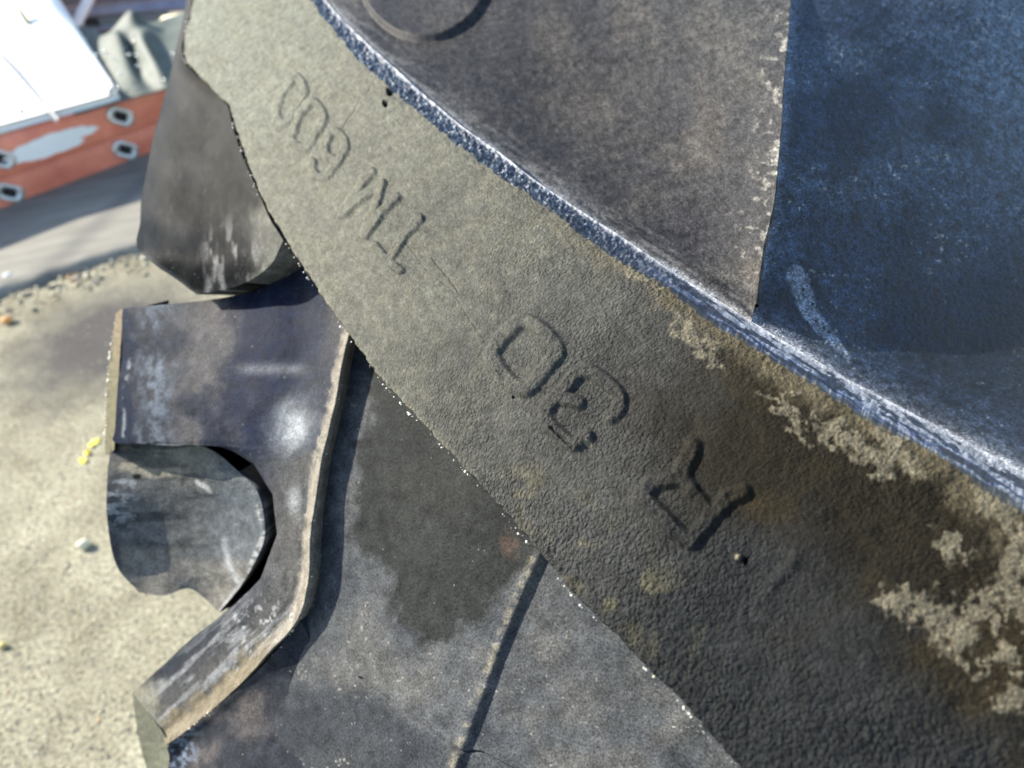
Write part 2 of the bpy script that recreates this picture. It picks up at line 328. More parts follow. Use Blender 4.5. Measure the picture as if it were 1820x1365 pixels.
# ------------------------------------------------------------------ ladder
M_or = flatmat('orange_fibreglass', (.98, .27, .17), .3, 0, 9, .3, .15, bscale=220)
M_al = flatmat('aluminium', (.70, .71, .70), .38, .75, 60, .12)
M_st = flatmat('white_sticker', (.90, .90, .87), .5, 0, 30, .04)
M_dk = flatmat('hollow_shade', (.02, .02, .02), .9)
M_red = flatmat('faded_red_print', (.55, .12, .06), .5)
def box(V, Fs, o, ax, ay, az, lx, ly, lz):
    b = len(V)
    for sx in (0, 1):
        for sy in (0, 1):
            for sz in (0, 1): V.append(o+ax*lx*sx+ay*ly*sy+az*lz*sz)
    for f in ((0, 1, 3, 2), (4, 6, 7, 5), (0, 4, 5, 1), (2, 3, 7, 6), (0, 2, 6, 4), (1, 5, 7, 3)): Fs.append([b+i for i in f])
def extrude(name, prof, o, ax, L, ay, az, mat, parent, closed=True, nseg=2, smooth=False):
    """prof: list of (y,z) swept along ax"""
    n = len(prof); V = []
    for k in range(nseg):
        for (y, z) in prof: V.append(o+ax*L*k/(nseg-1)+ay*y+az*z)
    Fs = [[k*n+i, k*n+(i+1) % n, (k+1)*n+(i+1) % n, (k+1)*n+i] for k in range(nseg-1) for i in range(n if closed else n-1)]
    return mesh(name, V, Fs, mat, parent, smooth=smooth)
def ladder():
    a, b = G3(-40, 403), G3(285, 280)
    ax = (b-a)/np.linalg.norm(b-a); az = np.array([0, 0, 1.]); ay = np.cross(az, ax); ay = ay if ay[1] > 0 else -ay
    root = empty('extension_ladder', a+ax*.6, 'orange extension ladder lying on the concrete, two slotted side rails stacked', 'ladder')
    def s_of(u, v, z):                     # place along the rail seen at a photo column
        best = min(np.linspace(-.6, 1.4, 2001), key=lambda s: abs(project(a+ax*s+az*z)[0]-u)); return best
    def project(p):
        q = (p-np.array([0, 0, CAMH])) @ RC; return CU+F*q[0]/-q[2], CV-F*q[1]/-q[2]
    H = .090; s0, s1 = -1.2, 1.5
    cfg = [(0.003, .014, [(225, 268, .0), (8, 330, 0)]), (0.003+.092, -.012, [(212, 212, 0), (-8, 275, 0)])]
    for (z0, y0, rungs) in cfg:
        for far in (0, 1):
            o = a+ax*s0+ay*(y0+(.33 if far else 0))+az*z0; sg = -1 if far else 1
            pr = [(0, .004), (.003*sg, 0), (.030*sg, 0), (.030*sg, .006), (.006*sg, .009), (.004*sg, .016), (.004*sg, H-.016), (.006*sg, H-.009), (.030*sg, H-.006), (.030*sg, H), (.003*sg, H), (0, H-.004)]
            rl = extrude('rail', pr, o, ax, s1-s0, ay, az, M_or, root)
        zr = z0+H*.50
        u0 = rungs[0][0]; sA = s_of(u0, 0, zr)
        for k in range(-3, 3):
            s = sA+.305*k
            if not (-1.1 < s < 1.4): continue
            c = a+ax*s+az*zr+ay*y0
            # D-shaped rung: slanted racetrack outline
            t = np.linspace(0, 2*np.pi, 28, endpoint=False); ang = math.radians(-38)
            ox = .0135*np.cos(t)+.011*np.sign(np.cos(t)); oz = .0165*np.sin(t)
            X = ox*math.cos(ang)-oz*math.sin(ang); Z = ox*math.sin(ang)+oz*math.cos(ang)
            def ring(sc, y): return [c+ax*x*sc+az*z*sc+ay*y for x, z in zip(X, Z)]
            rs = [ring(1.36, -.0005), ring(1.40, -.004), ring(1.25, -.008), ring(.90, -.008), ring(.66, -.003), ring(.60, .02), ring(.60, .31), ring(.95, .31), ring(.95, .002)]
            V = sum(rs, []); n = 28
            Fs = [[j*n+i, j*n+(i+1) % n, (j+1)*n+(i+1) % n, (j+1)*n+i] for j in range(len(rs)-1) for i in range(n)]
            rg = mesh('rung', V, Fs, M_al, root)
            rr = ring(.72, -.002); V = rr+[c-ay*.002]
            mesh('rung_shade_disc', V, [[i, (i+1) % n, n, n] if False else [i, (i+1) % n, n] for i in range(n)], M_dk, rg, smooth=False)  # dark disc over the web, standing in for the shaded hollow
    # worn oval sticker on the upper rail
    z0 = .095; zc = z0+H*.40
    sa, sb = s_of(8, 0, zc), s_of(172, 0, zc); n = 80; t = np.linspace(0, 2*np.pi, n, endpoint=False)
    R = 1+.035*np.sin(t*9)+.03*np.sin(t*17+1); notch = np.exp(-((t-5.75)/.2)**2)*.38; R = R-notch
    c = a+ax*(sa+sb)/2+az*zc+ay*(-.0145)
    rim = [c+ax*math.cos(x)*(sb-sa)/2*q+az*math.sin(x)*.025*q for x, q in zip(t, R)]
    V = rim+[p+ay*.0016 for p in rim]+[c]
    st = mesh('sticker', V, [[i, (i+1) % n, 2*n] for i in range(n)], M_st, root, smooth=False)
    return a, ax, ay
LA, LAX, LAY = ladder()

# ------------------------------------------------------------------ white panel, metal frame behind
M_wh = flatmat('white_paint', (.83, .83, .80), .35, 0, 5, .03)
def slabsheet(name, rows, nu, nv, thick, mat, parent, disp=None, tdir=None):
    G = np.array(rows, float); A = cr(G, nv); A = cr(A.transpose(1, 0, 2), nu).transpose(1, 0, 2)
    P = W3(A[..., 0], A[..., 1], A[..., 2]); N = gridnormals(P)
    if disp is not None: P = P+N*disp(A[..., 0], A[..., 1])[..., None]
    B = P-N*thick; V = np.concatenate([P.reshape(-1, 3), B.reshape(-1, 3)]); f = gridfaces(nv, nu); i = np.arange(nv*nu).reshape(nv, nu); k = nv*nu
    Fs = [f, (f+k)[:, ::-1]]
    for e in (i[0], i[-1], i[:, 0], i[:, -1]): Fs.append(np.stack([e[:-1], e[1:], e[1:]+k, e[:-1]+k], -1))
    return mesh(name, V, np.concatenate(Fs), mat, parent)
def white_panel():
    root = empty('white_cover', G3(40, 300)+[0, .25, 0], 'glaring white curved cover with a thin grey seam, resting on the orange ladder', 'cover')
    seam = [(-60, 45), (0, 100), (45, 150), (96, 204), (140, 250)]
    def dp(u, v): return -.010*np.exp(-(pdist(u, v, seam)/3.0)**2)
    rows = [[(a, b, Z(a, b, .44-c)) for a, b, c in [(-260, -160, 0), (-100, -160, 0), (0, -160, 0), (28, -160, .01), (34, -160, .05)]],
            [(a, b, Z(a, b, .36-c)) for a, b, c in [(-260, -40, 0), (-100, -40, 0), (30, -40, 0), (75, -45, .01), (82, -45, .05)]],
            [(a, b, Z(a, b, .28-c)) for a, b, c in [(-260, 60, 0), (-100, 60, 0), (60, 50, 0), (128, 45, .01), (135, 45, .05)]],
            [(a, b, Z(a, b, .23-c)) for a, b, c in [(-260, 150, 0), (-100, 150, 0), (80, 130, 0), (172, 118, .003), (178, 118, .02)]],
            [(a, b, Z(a, b, .196-c)) for a, b, c in [(-260, 306, 0), (-100, 262, 0), (90, 211, 0), (201, 181, 0), (206, 180, .002)]]]
    rows[-1] = [(a, b-14, c) for a, b, c in rows[-1]]
    slabsheet('sheet', rows, 300, 300, .02, M_wh, root, dp)
    sp = curve([(-60, 45), (0, 100), (45, 150), (96, 204), (104, 212)], 60); zz = np.interp(sp[:, 1], [-160, -40, 60, 140, 215], [.44, .36, .28, .235, .197])+.0015
    A_ = np.array([W3(q[0]-2.2, q[1]+2.2, Z(q[0], q[1], k)) for q, k in zip(sp, zz)]); B_ = np.array([W3(q[0]+2.2, q[1]-2.2, Z(q[0], q[1], k)) for q, k in zip(sp, zz)])
    mesh('seam', np.concatenate([A_-[0, 0, .004], A_+[0, 0, .002], B_+[0, 0, .002], B_-[0, 0, .004]]), gridfaces(4, 60), flatmat('grey_seal', (.22, .23, .24), .6), root)
    c = W3(39, 198, Z(39, 198, .215)); t = np.linspace(0, 6.28, 12, endpoint=False); ux = RC[:, 0]; uy = RC[:, 1]
    V = [c+ux*math.cos(x)*.006+uy*math.sin(x)*.008 for x in t]+[c+ux*math.cos(x)*.004+uy*math.sin(x)*.005+RC[:, 2]*.004 for x in t]+[c+RC[:, 2]*.004]
    mesh('bolt', V, [[i, (i+1) % 12, 12+(i+1) % 12] for i in range(12)]+[[i, 12+(i+1) % 12, 12+i] for i in range(12)]+[[12+i, 12+(i+1) % 12, 24] for i in range(12)], flatmat('dark_bolt', (.12, .12, .1), .5), root)
    c = W3(36, 27, Z(36, 27, .31))
    mesh('slot', [c+ux*x+uy*y+RC[:, 2]*z for x, y, z in [(-.02, .03, .006), (.022, -.03, .006), (.03, -.026, .006), (-.006, .03, .006), (-.02, .03, -.01), (.022, -.03, -.01), (.03, -.026, -.01), (-.006, .03, -.01)]],
         [[0, 1, 2, 3], [4, 7, 6, 5], [0, 4, 5, 1], [1, 5, 6, 2], [2, 6, 7, 3], [3, 7, 4, 0]], flatmat('olive_tape', (.35, .33, .2), .6), root, smooth=False)
white_panel()
M_tarp = flatmat('grey_green_sheet', (.075, .095, .08), .7, 0, 9, .3, .4, bscale=60)
M_beam = flatmat('grey_blue_steel', (.30, .34, .42), .45, .5, 20, .2)
M_dkst = flatmat('dark_steel', (.07, .085, .09), .5, .2, 12, .3)
def frame_behind():
    root = empty('folded_metal_sheet', G3(240, 205)+[0, .3, 0], 'grey green metal sheet folded into channels with rivets, behind the ladder', 'metal sheet')
    rows = [[(a, b, Z(a, b, c+.02)) for a, b, c in [(100, 40, .20), (160, 50, .20), (190, 60, .19), (232, 18, .25), (262, 40, .20), (300, 30, .19), (360, 10, .19)]],
            [(a, b, Z(a, b, c+.02)) for a, b, c in [(110, 90, .19), (170, 95, .195), (208, 60, .23), (232, 92, .185), (252, 68, .23), (290, 95, .185), (360, 80, .185)]],
            [(a, b, Z(a, b, c+.02)) for a, b, c in [(120, 145, .18), (185, 140, .18), (225, 120, .20), (252, 135, .178), (276, 115, .205), (305, 130, .178), (360, 130, .178)]],
            [(a, b, Z(a, b, c+.02)) for a, b, c in [(130, 203, .172), (195, 184, .173), (245, 170, .176), (272, 163, .172), (296, 156, .178), (325, 148, .172), (380, 132, .172)]]]
    slabsheet('channel_sheet', rows, 160, 90, .004, M_tarp, root)
    M_riv = flatmat('bright_rivet', (.75, .76, .72), .25, .6)
    spots = [(200, 103), (213, 132), (185, 92), (236, 62), (238, 76), (207, 164), (222, 87), (230, 97), (171, 98), (209, 155), (243, 98), (246, 117), (196, 142), (183, 92), (152, 70), (308, 95), (292, 142)]
    for (u, v) in spots:
        V, Fc = blob_template(1); mesh('rivet', V*[.0045, .0045, .0045]+W3(u, v, Z(u, v, .225+.0001*(165-v))), Fc, M_riv, root)
    # steel beam across the top
    p, q = W3(128, 18, 2.85), W3(420, -4, 2.95); ax = q-p; L = np.linalg.norm(ax); ax /= L; az = np.array([0, 0, 1.]); ay = np.cross(az, ax)
    rb = empty('steel_beam', p*[1, 1, 0], 'grey blue steel channel beam running across the top left corner', 'beam')
    extrude('beam_web', [(0, 0), (-.012, .0), (-.012, .02), (0, .025), (0, .06), (-.012, .066), (-.012, .085), (.05, .085), (.05, 0)], p-az*.03-ax*.05, ax, L*1.8, ay, az, M_beam, rb)
    extrude('beam_lower_angle', [(0, 0), (-.02, 0), (-.02, .022), (0, .022)], p-az*.085-ax*.0, ax, L*1.8, ay, az, M_beam, rb)
    for k in (0.02, L*1.7):
        extrude('post', [(0, 0), (.04, 0), (.04, -p[2]), (0, -p[2])], p-az*.03+ax*k+ay*.01, ax, .04, ay, az, M_dkst, rb)
    # round white tube strut
    p, q = W3(128, 58, 2.60), W3(172, -30, 2.70); ax = q-p; L = np.linalg.norm(ax); ax /= L; n1 = np.cross(ax, [0, 0, 1.]); n1 /= np.linalg.norm(n1); n2 = np.cross(ax, n1)
    st = extrude('white_strut', [(.017*math.cos(t), .017*math.sin(t)) for t in np.linspace(0, 6.283, 16, endpoint=False)], p, ax, L*1.6, n1, n2, M_wh, None, nseg=2, smooth=True)
    tag(st, 'short white tube slanting between the white panel and the grey sheet', 'tube')
    # pale crate seen through the gap, dark body behind
    V = []; Fs = []; o = W3(285, 118, 2.95)
    box(V, Fs, o+np.array([.02, 0, -.1]), np.array([1., 0, 0]), np.array([0, 1., 0]), az, .3, .2, .23)
    tag(mesh('cream_block', V, Fs, flatmat('cream_paint', (.82, .76, .55), .6), None, smooth=False), 'cream block glaring in the sun, seen through the gap under the beam', 'block')
    V = []; Fs = []
    o = W3(95, -60, 3.4); box(V, Fs, np.array([o[0]-.2, o[1], 0]), np.array([1., 0, 0]), np.array([0, 1., 0]), az, 1.6, .5, o[2]+.25)
    tag(mesh('steel_bin', V, Fs, M_dkst, None, smooth=False), 'dark steel bin standing behind the beam and folded sheet', 'bin')
frame_behind()

# ------------------------------------------------------------------ tyre
TY = empty('tractor_tyre', (0.05, .42, 0), 'large weathered tractor tyre with deep chevron lugs and raised numbers', 'tyre')
LEFT = [(352, -110), (345, -40), (339, 15), (327, 63), (326, 101), (335, 116), (366, 149), (404, 187), (414, 222), (430, 268), (445, 311), (458, 345), (480, 385), (503, 425), (530, 468), (570, 530), (620, 600), (680, 682), (735, 742), (790, 800), (870, 885), (915, 938), (960, 990), (1000, 1038), (1045, 1088), (1085, 1125), (1130, 1172), (1170, 1210), (1212, 1252), (1260, 1312), (1310, 1365), (1400, 1462), (1500, 1560), (1700, 1750), (1900, 1940)]
RIGHT = [(490, -110), (530, -45), (553, 0), (582, 40), (609, 73), (638, 105), (681, 145), (737, 195), (797, 244), (856, 290), (912, 330), (968, 366), (1027, 412), (1077, 448), (1102, 467), (1183, 512), (1254, 568), (1345, 624), (1446, 684), (1557, 755), (1658, 806), (1759, 876), (1820, 912), (1950, 985), (2100, 1070), (2300, 1185), (2500, 1300)]
RIM = [(520, -110), (552, -45), (579, 0), (606, 32), (630, 55), (658, 82), (705, 124), (750, 165), (792, 200), (830, 231), (896, 277), (945, 316), (995, 350), (1050, 386), (1102, 419), (1160, 458), (1223, 500), (1290, 542), (1355, 583), (1430, 628), (1507, 674), (1658, 753), (1740, 796), (1820, 838), (1950, 905), (2100, 985), (2300, 1095), (2500, 1205)]
NS, NT = 1350, 420
def edgepair(A, B, n, nt, jagA=0, jagB=0):
    PA = curve(A, n); PB = curve(B, n)
    t = np.linspace(0, 1, nt)[:, None, None]
    return PA[None]*(1-t)+PB[None]*t, t[:, :, 0]
# glyph strokes measured on the relief (photo pixels)
def z1(p): return [(460+x/6.825, 110+y/6.825) for x, y in p]
def z2(p): return [(580+x/5.6875, 270+y/5.6875) for x, y in p]
def z3(p): return [(840+x/4.55, 530+y/4.55) for x, y in p]
def z4(p): return [(1100+x/3.592, 760+y/3.592) for x, y in p]
def smoothp(p, closed=False):
    if closed: p = list(p)+[p[0]]
    return [tuple(x) for x in curve([(a, b) for a, b in p], 5*len(p))]
GL = [  # name, strokes, half width px, height m, bevel px
 ('raised_zero', [smoothp(z1([(250, 480), (320, 340), (400, 220), (470, 190), (550, 300), (555, 390), (480, 520), (400, 640), (320, 750), (240, 700), (215, 590)]), True)], 5.8, .0011, 5),
 ('raised_zero', [smoothp(z1([(450, 780), (500, 660), (570, 560), (650, 490), (720, 530), (790, 660), (770, 770), (700, 860), (620, 990), (560, 1050), (450, 1010), (400, 920)]), True)], 5.8, .0012, 5),
 ('raised_six', [smoothp(z1([(800, 1010), (870, 880), (960, 860), (1040, 950), (1050, 1060), (980, 1180), (900, 1180), (820, 1120)]), True), smoothp(z1([(1050, 1060), (980, 1180), (900, 1290), (820, 1390), (710, 1390), (650, 1300), (660, 1220)]))], 5.8, .0012, 5),
 ('raised_letter_m', [z2([(460, 200), (300, 420), (160, 640)]), z2([(160, 640), (360, 470), (570, 320)]), z2([(570, 320), (500, 560), (400, 830)]), z2([(715, 460), (560, 620), (400, 850)])], 6.4, .0012, 5),
 ('raised_letter_t', [z2([(945, 670), (790, 860), (660, 1060), (630, 1120)]), z2([(500, 960), (620, 1110), (760, 1210)])], 6.4, .0012, 5),
 ('raised_zero', [smoothp(z3([(150, 460), (230, 340), (330, 230), (430, 190), (560, 260), (680, 390), (680, 470), (600, 570), (510, 690), (440, 740), (330, 700), (220, 580)]), True)], 11, .0014, 9),
 ('raised_three', [smoothp(z3([(700, 800), (770, 720), (860, 620), (960, 600), (1080, 680), (1185, 790), (1180, 890), (1110, 965)])), smoothp(z3([(700, 800), (780, 830), (860, 850)])), smoothp(z3([(700, 800), (610, 900), (610, 1000), (700, 1100), (820, 1185), (930, 1120)]))], 10, .0014, 9),
 ('raised_letter_r', [z4([(480, 130), (410, 270), (370, 330), (220, 350), (150, 440), (270, 560), (390, 690), (460, 730)]), z4([(460, 730), (600, 560), (700, 450), (800, 420)]), z4([(400, 300), (480, 430), (570, 540)])], 11, .0016, 11),
 ('raised_numeral', [z4([(1120, 860), (1010, 960), (900, 1090)])], 8, .0005, 16),
]
CRACKS = [(z1([(1360, 310), (1300, 380), (1220, 450), (1180, 540), (1110, 660), (1040, 780), (1000, 850)]), 1.1, .0004),
          ([(719, 432), (729, 440), (755, 478), (800, 512), (830, 560), (868, 617), (890, 640)], 1.0, .00028),
          ([(766, 458), (790, 485), (815, 520)], 1.2, .0004),
          (z3([(650, 1060), (740, 1150), (820, 1220)]), 2.2, .0012)]
def face_relief(u, v):
    wob = (fbm(u/14, v/14, 31)-.5)*4
    h = np.zeros_like(u); near = []
    for (nm, st, hw, ht, bev) in GL:
        d = np.full(u.shape, 1e9)
        allp = np.array(sum([list(s) for s in st], [])); lo = allp.min(0)-40; hi = allp.max(0)+40
        mk = (u > lo[0]) & (u < hi[0]) & (v > lo[1]) & (v < hi[1])
        if mk.any():
            uu, vv = u[mk]+wob[mk], v[mk]+wob[mk]*.6; dd = np.full(uu.shape, 1e9)
            for s in st: dd = np.minimum(dd, pdist(uu, vv, s))
            d[mk] = dd
        e = 1-ss(hw-bev*.4, hw+bev*.8, d)
        wear = .65+.7*fbm(u/14, v/14, 41)
        h = np.maximum(h, e*ht*wear); near.append(d < hw+bev*.8)
    return h, near
def build_face():
    G, t = edgepair(LEFT, RIGHT, NS, NT)
    u, v = G[..., 0].copy(), G[..., 1].copy()
    sx = np.linspace(0, 1, NS)[None]; T = np.broadcast_to(t, u.shape)
    # frayed left rim and torn right rim
    ax, ay_ = .72, -.69
    jl = (fbm(sx*260, sx*0, 3)-.5)*7+(fbm(sx*900, sx*0, 4)-.5)*4; jr = (fbm(sx*300, sx*0+3, 5)-.5)*9+(fbm(sx*900, sx*0+9, 6)-.5)*5
    u += ax*(jl*(1-T)**8+jr*T**10); v += ay_*(jl*(1-T)**8+jr*T**10)
    P = W3(u, v, Df(u, v)); N = gridnormals(P)
    h, near = face_relief(u, v)
    for p, wd, dp in CRACKS: h -= dp*np.exp(-(pdist(u+(fbm(u/5, v/5, 9)-.5)*6, v, p)/wd)**2)
    for (pu, pv, pr, pd) in [(685, 184, 5.5, .004), (693, 163, 7, .005), (912, 706, 2.5, .001), (1325, 996, 6, .0015)]:
        dd = np.hypot(u-pu, (v-pv)*.8)+(fbm(u/3, v/3, 12)-.5)*4; h -= pd*(1-ss(pr*.6, pr, dd))
    h += .0011*np.exp(-(np.hypot(u-1312, v-990)/9)**2)
    h += (fbm(u/90, v/90, 20, 3)-.5)*.0016+(fbm(u/16, v/16, 21)-.5)*.00018+(fbm(u/5, v/5, 22)-.5)*.00010
    # lumpy cracked lower-left rim
    lump = ss(.30, .0, T)*ss(800, 1000, v); h += lump*(fbm(u/7, v/9, 23)-.5)*.0009
    lump = ss(.86, 1., T); h += lump*(fbm(u/8, v/8, 24)-.4)*.0007
    h -= .0035*(1-ss(0, .012, T))
    P = P+N*h[..., None]
    # ---- colour of dust, mud and bare rubber, with the light falloff painted in
    xi = ((u-1000)*.7+(v-680)*.72)/1000; n1 = fbm(u/90, v/90, 50, 5); n2 = fbm(u/22, v/22, 51, 5); n3 = fbm(u/170, v/130, 52, 4)
    C = np.zeros(u.shape+(3,))+[.108, .110, .103]
    C = mixc(C, (.275, .275, .22), ss(.15, -.75, xi+(n1-.5)*.35))
    C = mixc(C, (.35, .37, .30), ss(-.62, -.95, xi+(n3-.5)*.2)*.8)  # far end paler: dust, with hazy glare painted in
    C = mixc(C, (.30, .285, .20), ss(.5, .75, n2)*ss(.1, -.3, xi)*.3)
    et = T+(n1-.5)*.25
    br = ss(-.12, .36, xi+(n1-.5)*.2)*ss(.18, .62, et)
    C = mixc(C, (.024, .019, .010), br*.95)  # near end: brown grime that also carries the falloff of light
    C = mixc(C, (.030, .034, .037), ss(.12, .5, xi)*ss(.75, .3, et)*.9)
    C = mixc(C, (.050, .038, .018), ss(.45, .7, n3)*br*.6)
    # caked mud along the right rim and in clumps
    mud = ss(.0, .9, fbm(u/34, v/34, 60, 5)*2.6-1.05-(1-T)*11*ss(1.4, 0, xi)+.45+.0*u)*ss(-.25, .1, xi)
    C = mixc(C, (.17, .145, .09), mud*.8)
    rim = ss(.90, .99, T+(n2-.5)*.1)
    C = mixc(C, (.21, .18, .115), rim*.5*ss(-.5, .1, xi))
    clumps = [(1225, 590, 45, 20), (1265, 635, 30, 26), (1490, 770, 60, 22), (1545, 805, 50, 30), (1590, 800, 60, 24), (1695, 975, 42, 24), (1590, 1070, 34, 30), (1650, 1085, 60, 40), (1705, 1130, 44, 44), (1750, 1090, 60, 22), (1800, 1060, 50, 26), (1810, 1000, 40, 50), (1790, 1170, 30, 22), (1800, 1245, 30, 30), (1130, 480, 60, 16), (1430, 760, 30, 18), (1390, 715, 40, 14), (1770, 905, 50, 26), (1740, 1180, 26, 14)]
    f = np.full(u.shape, -9.); nn_ = (fbm(u/13, v/13, 61, 5)-.5)*2.6+(fbm(u/38, v/38, 62)-.5)*1.6
    uw = u+(fbm(u/17, v/17, 64, 5)-.5)*70; vw = v+(fbm(u/17, v/17, 65, 5)-.5)*70
    for (cx, cy, rx, ry) in clumps:
        a = math.radians(35); X = (uw-cx)*math.cos(a)+(vw-cy)*math.sin(a); Y = -(uw-cx)*math.sin(a)+(vw-cy)*math.cos(a)
        f = np.maximum(f, 1-np.sqrt((X/rx)**2+(Y/ry)**2))
    cm = ss(-.15, .62, f*1.4+nn_*.55-.05)*(.55+.6*fbm(u/4, v/4, 66, 3))*(f > -.3)
    C = mixc(C, (.34, .305, .215), cm*.8); P = P+N*(cm*.00025*(.5+fbm(u/6, v/6, 63)))[..., None]
    # pale dusting low on the left rim, thin bright streaks
    C = mixc(C, (.22, .20, .12), ss(.5, .7, fbm(u/40, v/40, 70))*np.exp(-((T-.12)/.1)**2)*ss(.0, .15, xi)*ss(.55, .35, xi)*.8)
    C = mixc(C, (.32, .31, .24), np.exp(-(T/.02)**2)*ss(.1, -.1, xi)*.8)
    C = mixc(C, (.012, .012, .012), sum((1-ss(r*.7, r*1.2, np.hypot(u-a, v-b)+(fbm(u/3, v/3, 12)-.5)*4)) for a, b, r in [(685, 184, 5), (693, 163, 6)]).clip(0, 1))
    for (a, b, rr_) in [(1047, 790, 7), (848, 866, 5), (1312, 990, 8)]:
        C = mixc(C, (.42, .37, .25), (1-ss(rr_*.5, rr_, np.hypot(u-a, v-b)+(n2-.5)*8))*.8)
    C = C*(1+(fbm(u/3.5, v/3.5, 71, 3)-.5)*.7+(fbm(u/11, v/11, 72, 4)-.5)*.45)[..., None]
    wrk = (.30+.9*ss(-.35, .2, xi)+.15*T)*(1-.55*br)*np.ones(u.shape)
    # metric coordinates for the grain
    a1 = W3(905, 840, Df(905, 840)); a2 = W3(1010, 640, Df(1010, 640)); nc = gridnormals(P)[NT//2, NS//2]
    ev = (a2-a1)/np.linalg.norm(a2-a1); eu = np.cross(ev, nc); eu /= np.linalg.norm(eu)
    U = (P-a1)@eu; Vv = (P-a1)@ev
    uv = np.stack([U, Vv], -1).reshape(-1, 2)
    Nf = gridnormals(P)
    Fc = gridfaces(NT, NS)[:, ::-1]
    owner = np.full(u.shape, -1)
    for k, m in enumerate(near): owner[m] = k
    fo = owner.ravel()[Fc]; fk = np.where((fo == fo[:, :1]).all(1), fo[:, 0], -1)
    Vf, Cf, Nn, wf = P.reshape(-1, 3), C.reshape(-1, 3), Nf.reshape(-1, 3), wrk.ravel()
    def sub(name, sel, parent):
        fc = Fc[sel]; ids, inv = np.unique(fc, return_inverse=True); inv = inv.reshape(fc.shape)
        return mesh(name, Vf[ids], inv, M_face, parent, col=Cf[ids], uv=uv[ids], wrk=wf[ids], nrm=Nn[ids])
    top = sub('lug', fk == -1, TY); top['label'] = 'broad dusty top of the nearest lug with raised characters'
    for k, g in enumerate(GL):
        sub(g[0], fk == k, top)
    return P, N, top, C
FP, FN, FTOP, FC = build_face()

def fpar(pts, row):                      # helper: append depth from face + offset
    return [(a, b, float(Df(a, b))+o) for (a, b), o in zip(pts, row)]
# torn shoulder band and fillet on the shaded side of the lug
def build_band():
    NB = 90
    A = curve(RIGHT, 1600); B = curve(RIM, 1600); t = np.linspace(0, 1, NB)[:, None]
    sx = np.linspace(0, 1, 1600)[None]
    jr = (fbm(sx*300, sx*0+3, 5)-.5)*9+(fbm(sx*900, sx*0+9, 6)-.5)*5
    u = A[None, :, 0]*(1-t)+B[None, :, 0]*t; v = A[None, :, 1]*(1-t)+B[None, :, 1]*t
    u = u+.72*jr*(1-t)**3-1.5*(1-t); v = v-.69*jr*(1-t)**3+1.5*(1-t)
    drop = .0010+.022*(np.sin(t*math.pi/2)**1.1)
    d = Df(u, v)+drop*np.ones_like(u); P = W3(u, v, d); N = gridnormals(P)
    xi = ((u-1000)*.7+(v-680)*.72)/1000
    rough = ss(.15, -.35, xi)
    P = P+N*(((fbm(u/5, v/5, 80, 3)-.5)*.0026*rough+(fbm(u/9, v/9, 81)-.5)*.0008)*np.sin(t*math.pi)**.5)[..., None]
    nb = fbm(u/10, v/7, 82, 5); nb2 = fbm(u/3.2, v/3.2, 83, 3); st = fbm((u*.83+v*.55)/40, (-u*.55+v*.83)/4.5, 84, 4)
    C = np.zeros(u.shape+(3,))+[.035, .050, .085]
    C = mixc(C, (.46, .48, .50), ss(.50, .62, nb2)*rough*.95)
    C = mixc(C, (.10, .22, .62), ss(.42, .6, st)*ss(-.1, .2, xi)*(1-abs(2*t-.9)).clip(0, 1)*.9)  # blue skylight on the shaded band painted in as streaks
    C = mixc(C, (.55, .57, .60), ss(.52, .62, st+.25*(t-.5)+.05*np.ones_like(u))*ss(-.15, .2, xi)*.8)
    C = mixc(C, (.25, .22, .15), ss(.30, .0, t+(nb-.5)*.35)*ss(-.7, .1, xi)*.8)
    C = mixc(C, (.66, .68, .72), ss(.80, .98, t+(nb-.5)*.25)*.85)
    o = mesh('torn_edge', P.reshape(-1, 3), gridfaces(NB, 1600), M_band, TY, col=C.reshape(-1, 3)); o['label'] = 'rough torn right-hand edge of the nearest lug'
build_band()
def hd(u, v, off): return (u, v, float(Df(u, v))+off)
def col_brown(u, v):
    n = fbm(u/70, v/70, 90, 5); s = fbm((u*.83+v*.55)/60, (-u*.55+v*.83)/7, 91, 4); rim = pdist(u, v, RIM)
    C = np.zeros(u.shape+(3,))+[.100, .098, .100]
    C = mixc(C, (.18, .165, .145), ss(.5, .70, n)*.6)
    C = mixc(C, (.07, .07, .08), ss(.5, .36, n)*.5)
    C = mixc(C, (.16, .165, .16), ss(250, -50, v)*ss(1000, 1350, u)*.6)
    C = mixc(C, (.20, .19, .18), ss(.5, .7, s)*np.exp(-rim/55)*.8)
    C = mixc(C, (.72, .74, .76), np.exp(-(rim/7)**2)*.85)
    C = mixc(C, (.42, .42, .41), np.exp(-(rim/26)**2)*ss(.3, .7, s)*.7)
    dr = np.abs(u-np.interp(v, [-100, 0, 80, 150, 250, 320, 400, 480, 540], [1412, 1408, 1400, 1395, 1385, 1378, 1365, 1350, 1330]))
    f = fbm(u/12, v/9, 92, 5)
    C = mixc(C, (.60, .58, .52), ss(.46, .76, f+.12*np.exp(-dr/18)-.06-dr*.0012)*ss(90, 10, dr)*ss(560, 380, v)*.75)
    C = C*(1+(fbm(u/3.2, v/3.2, 105, 3)-.5)*1.1)[..., None].clip(.15)
    return C
def disp_brown(u, v):
    d = np.hypot(u-755, v+45); boss = .0035*(1-ss(114, 121, d))
    return boss+(fbm(u/150, v/150, 93, 2)-.5)*.003+(fbm(u/9, v/9, 94)-.5)*.0005
brows = []
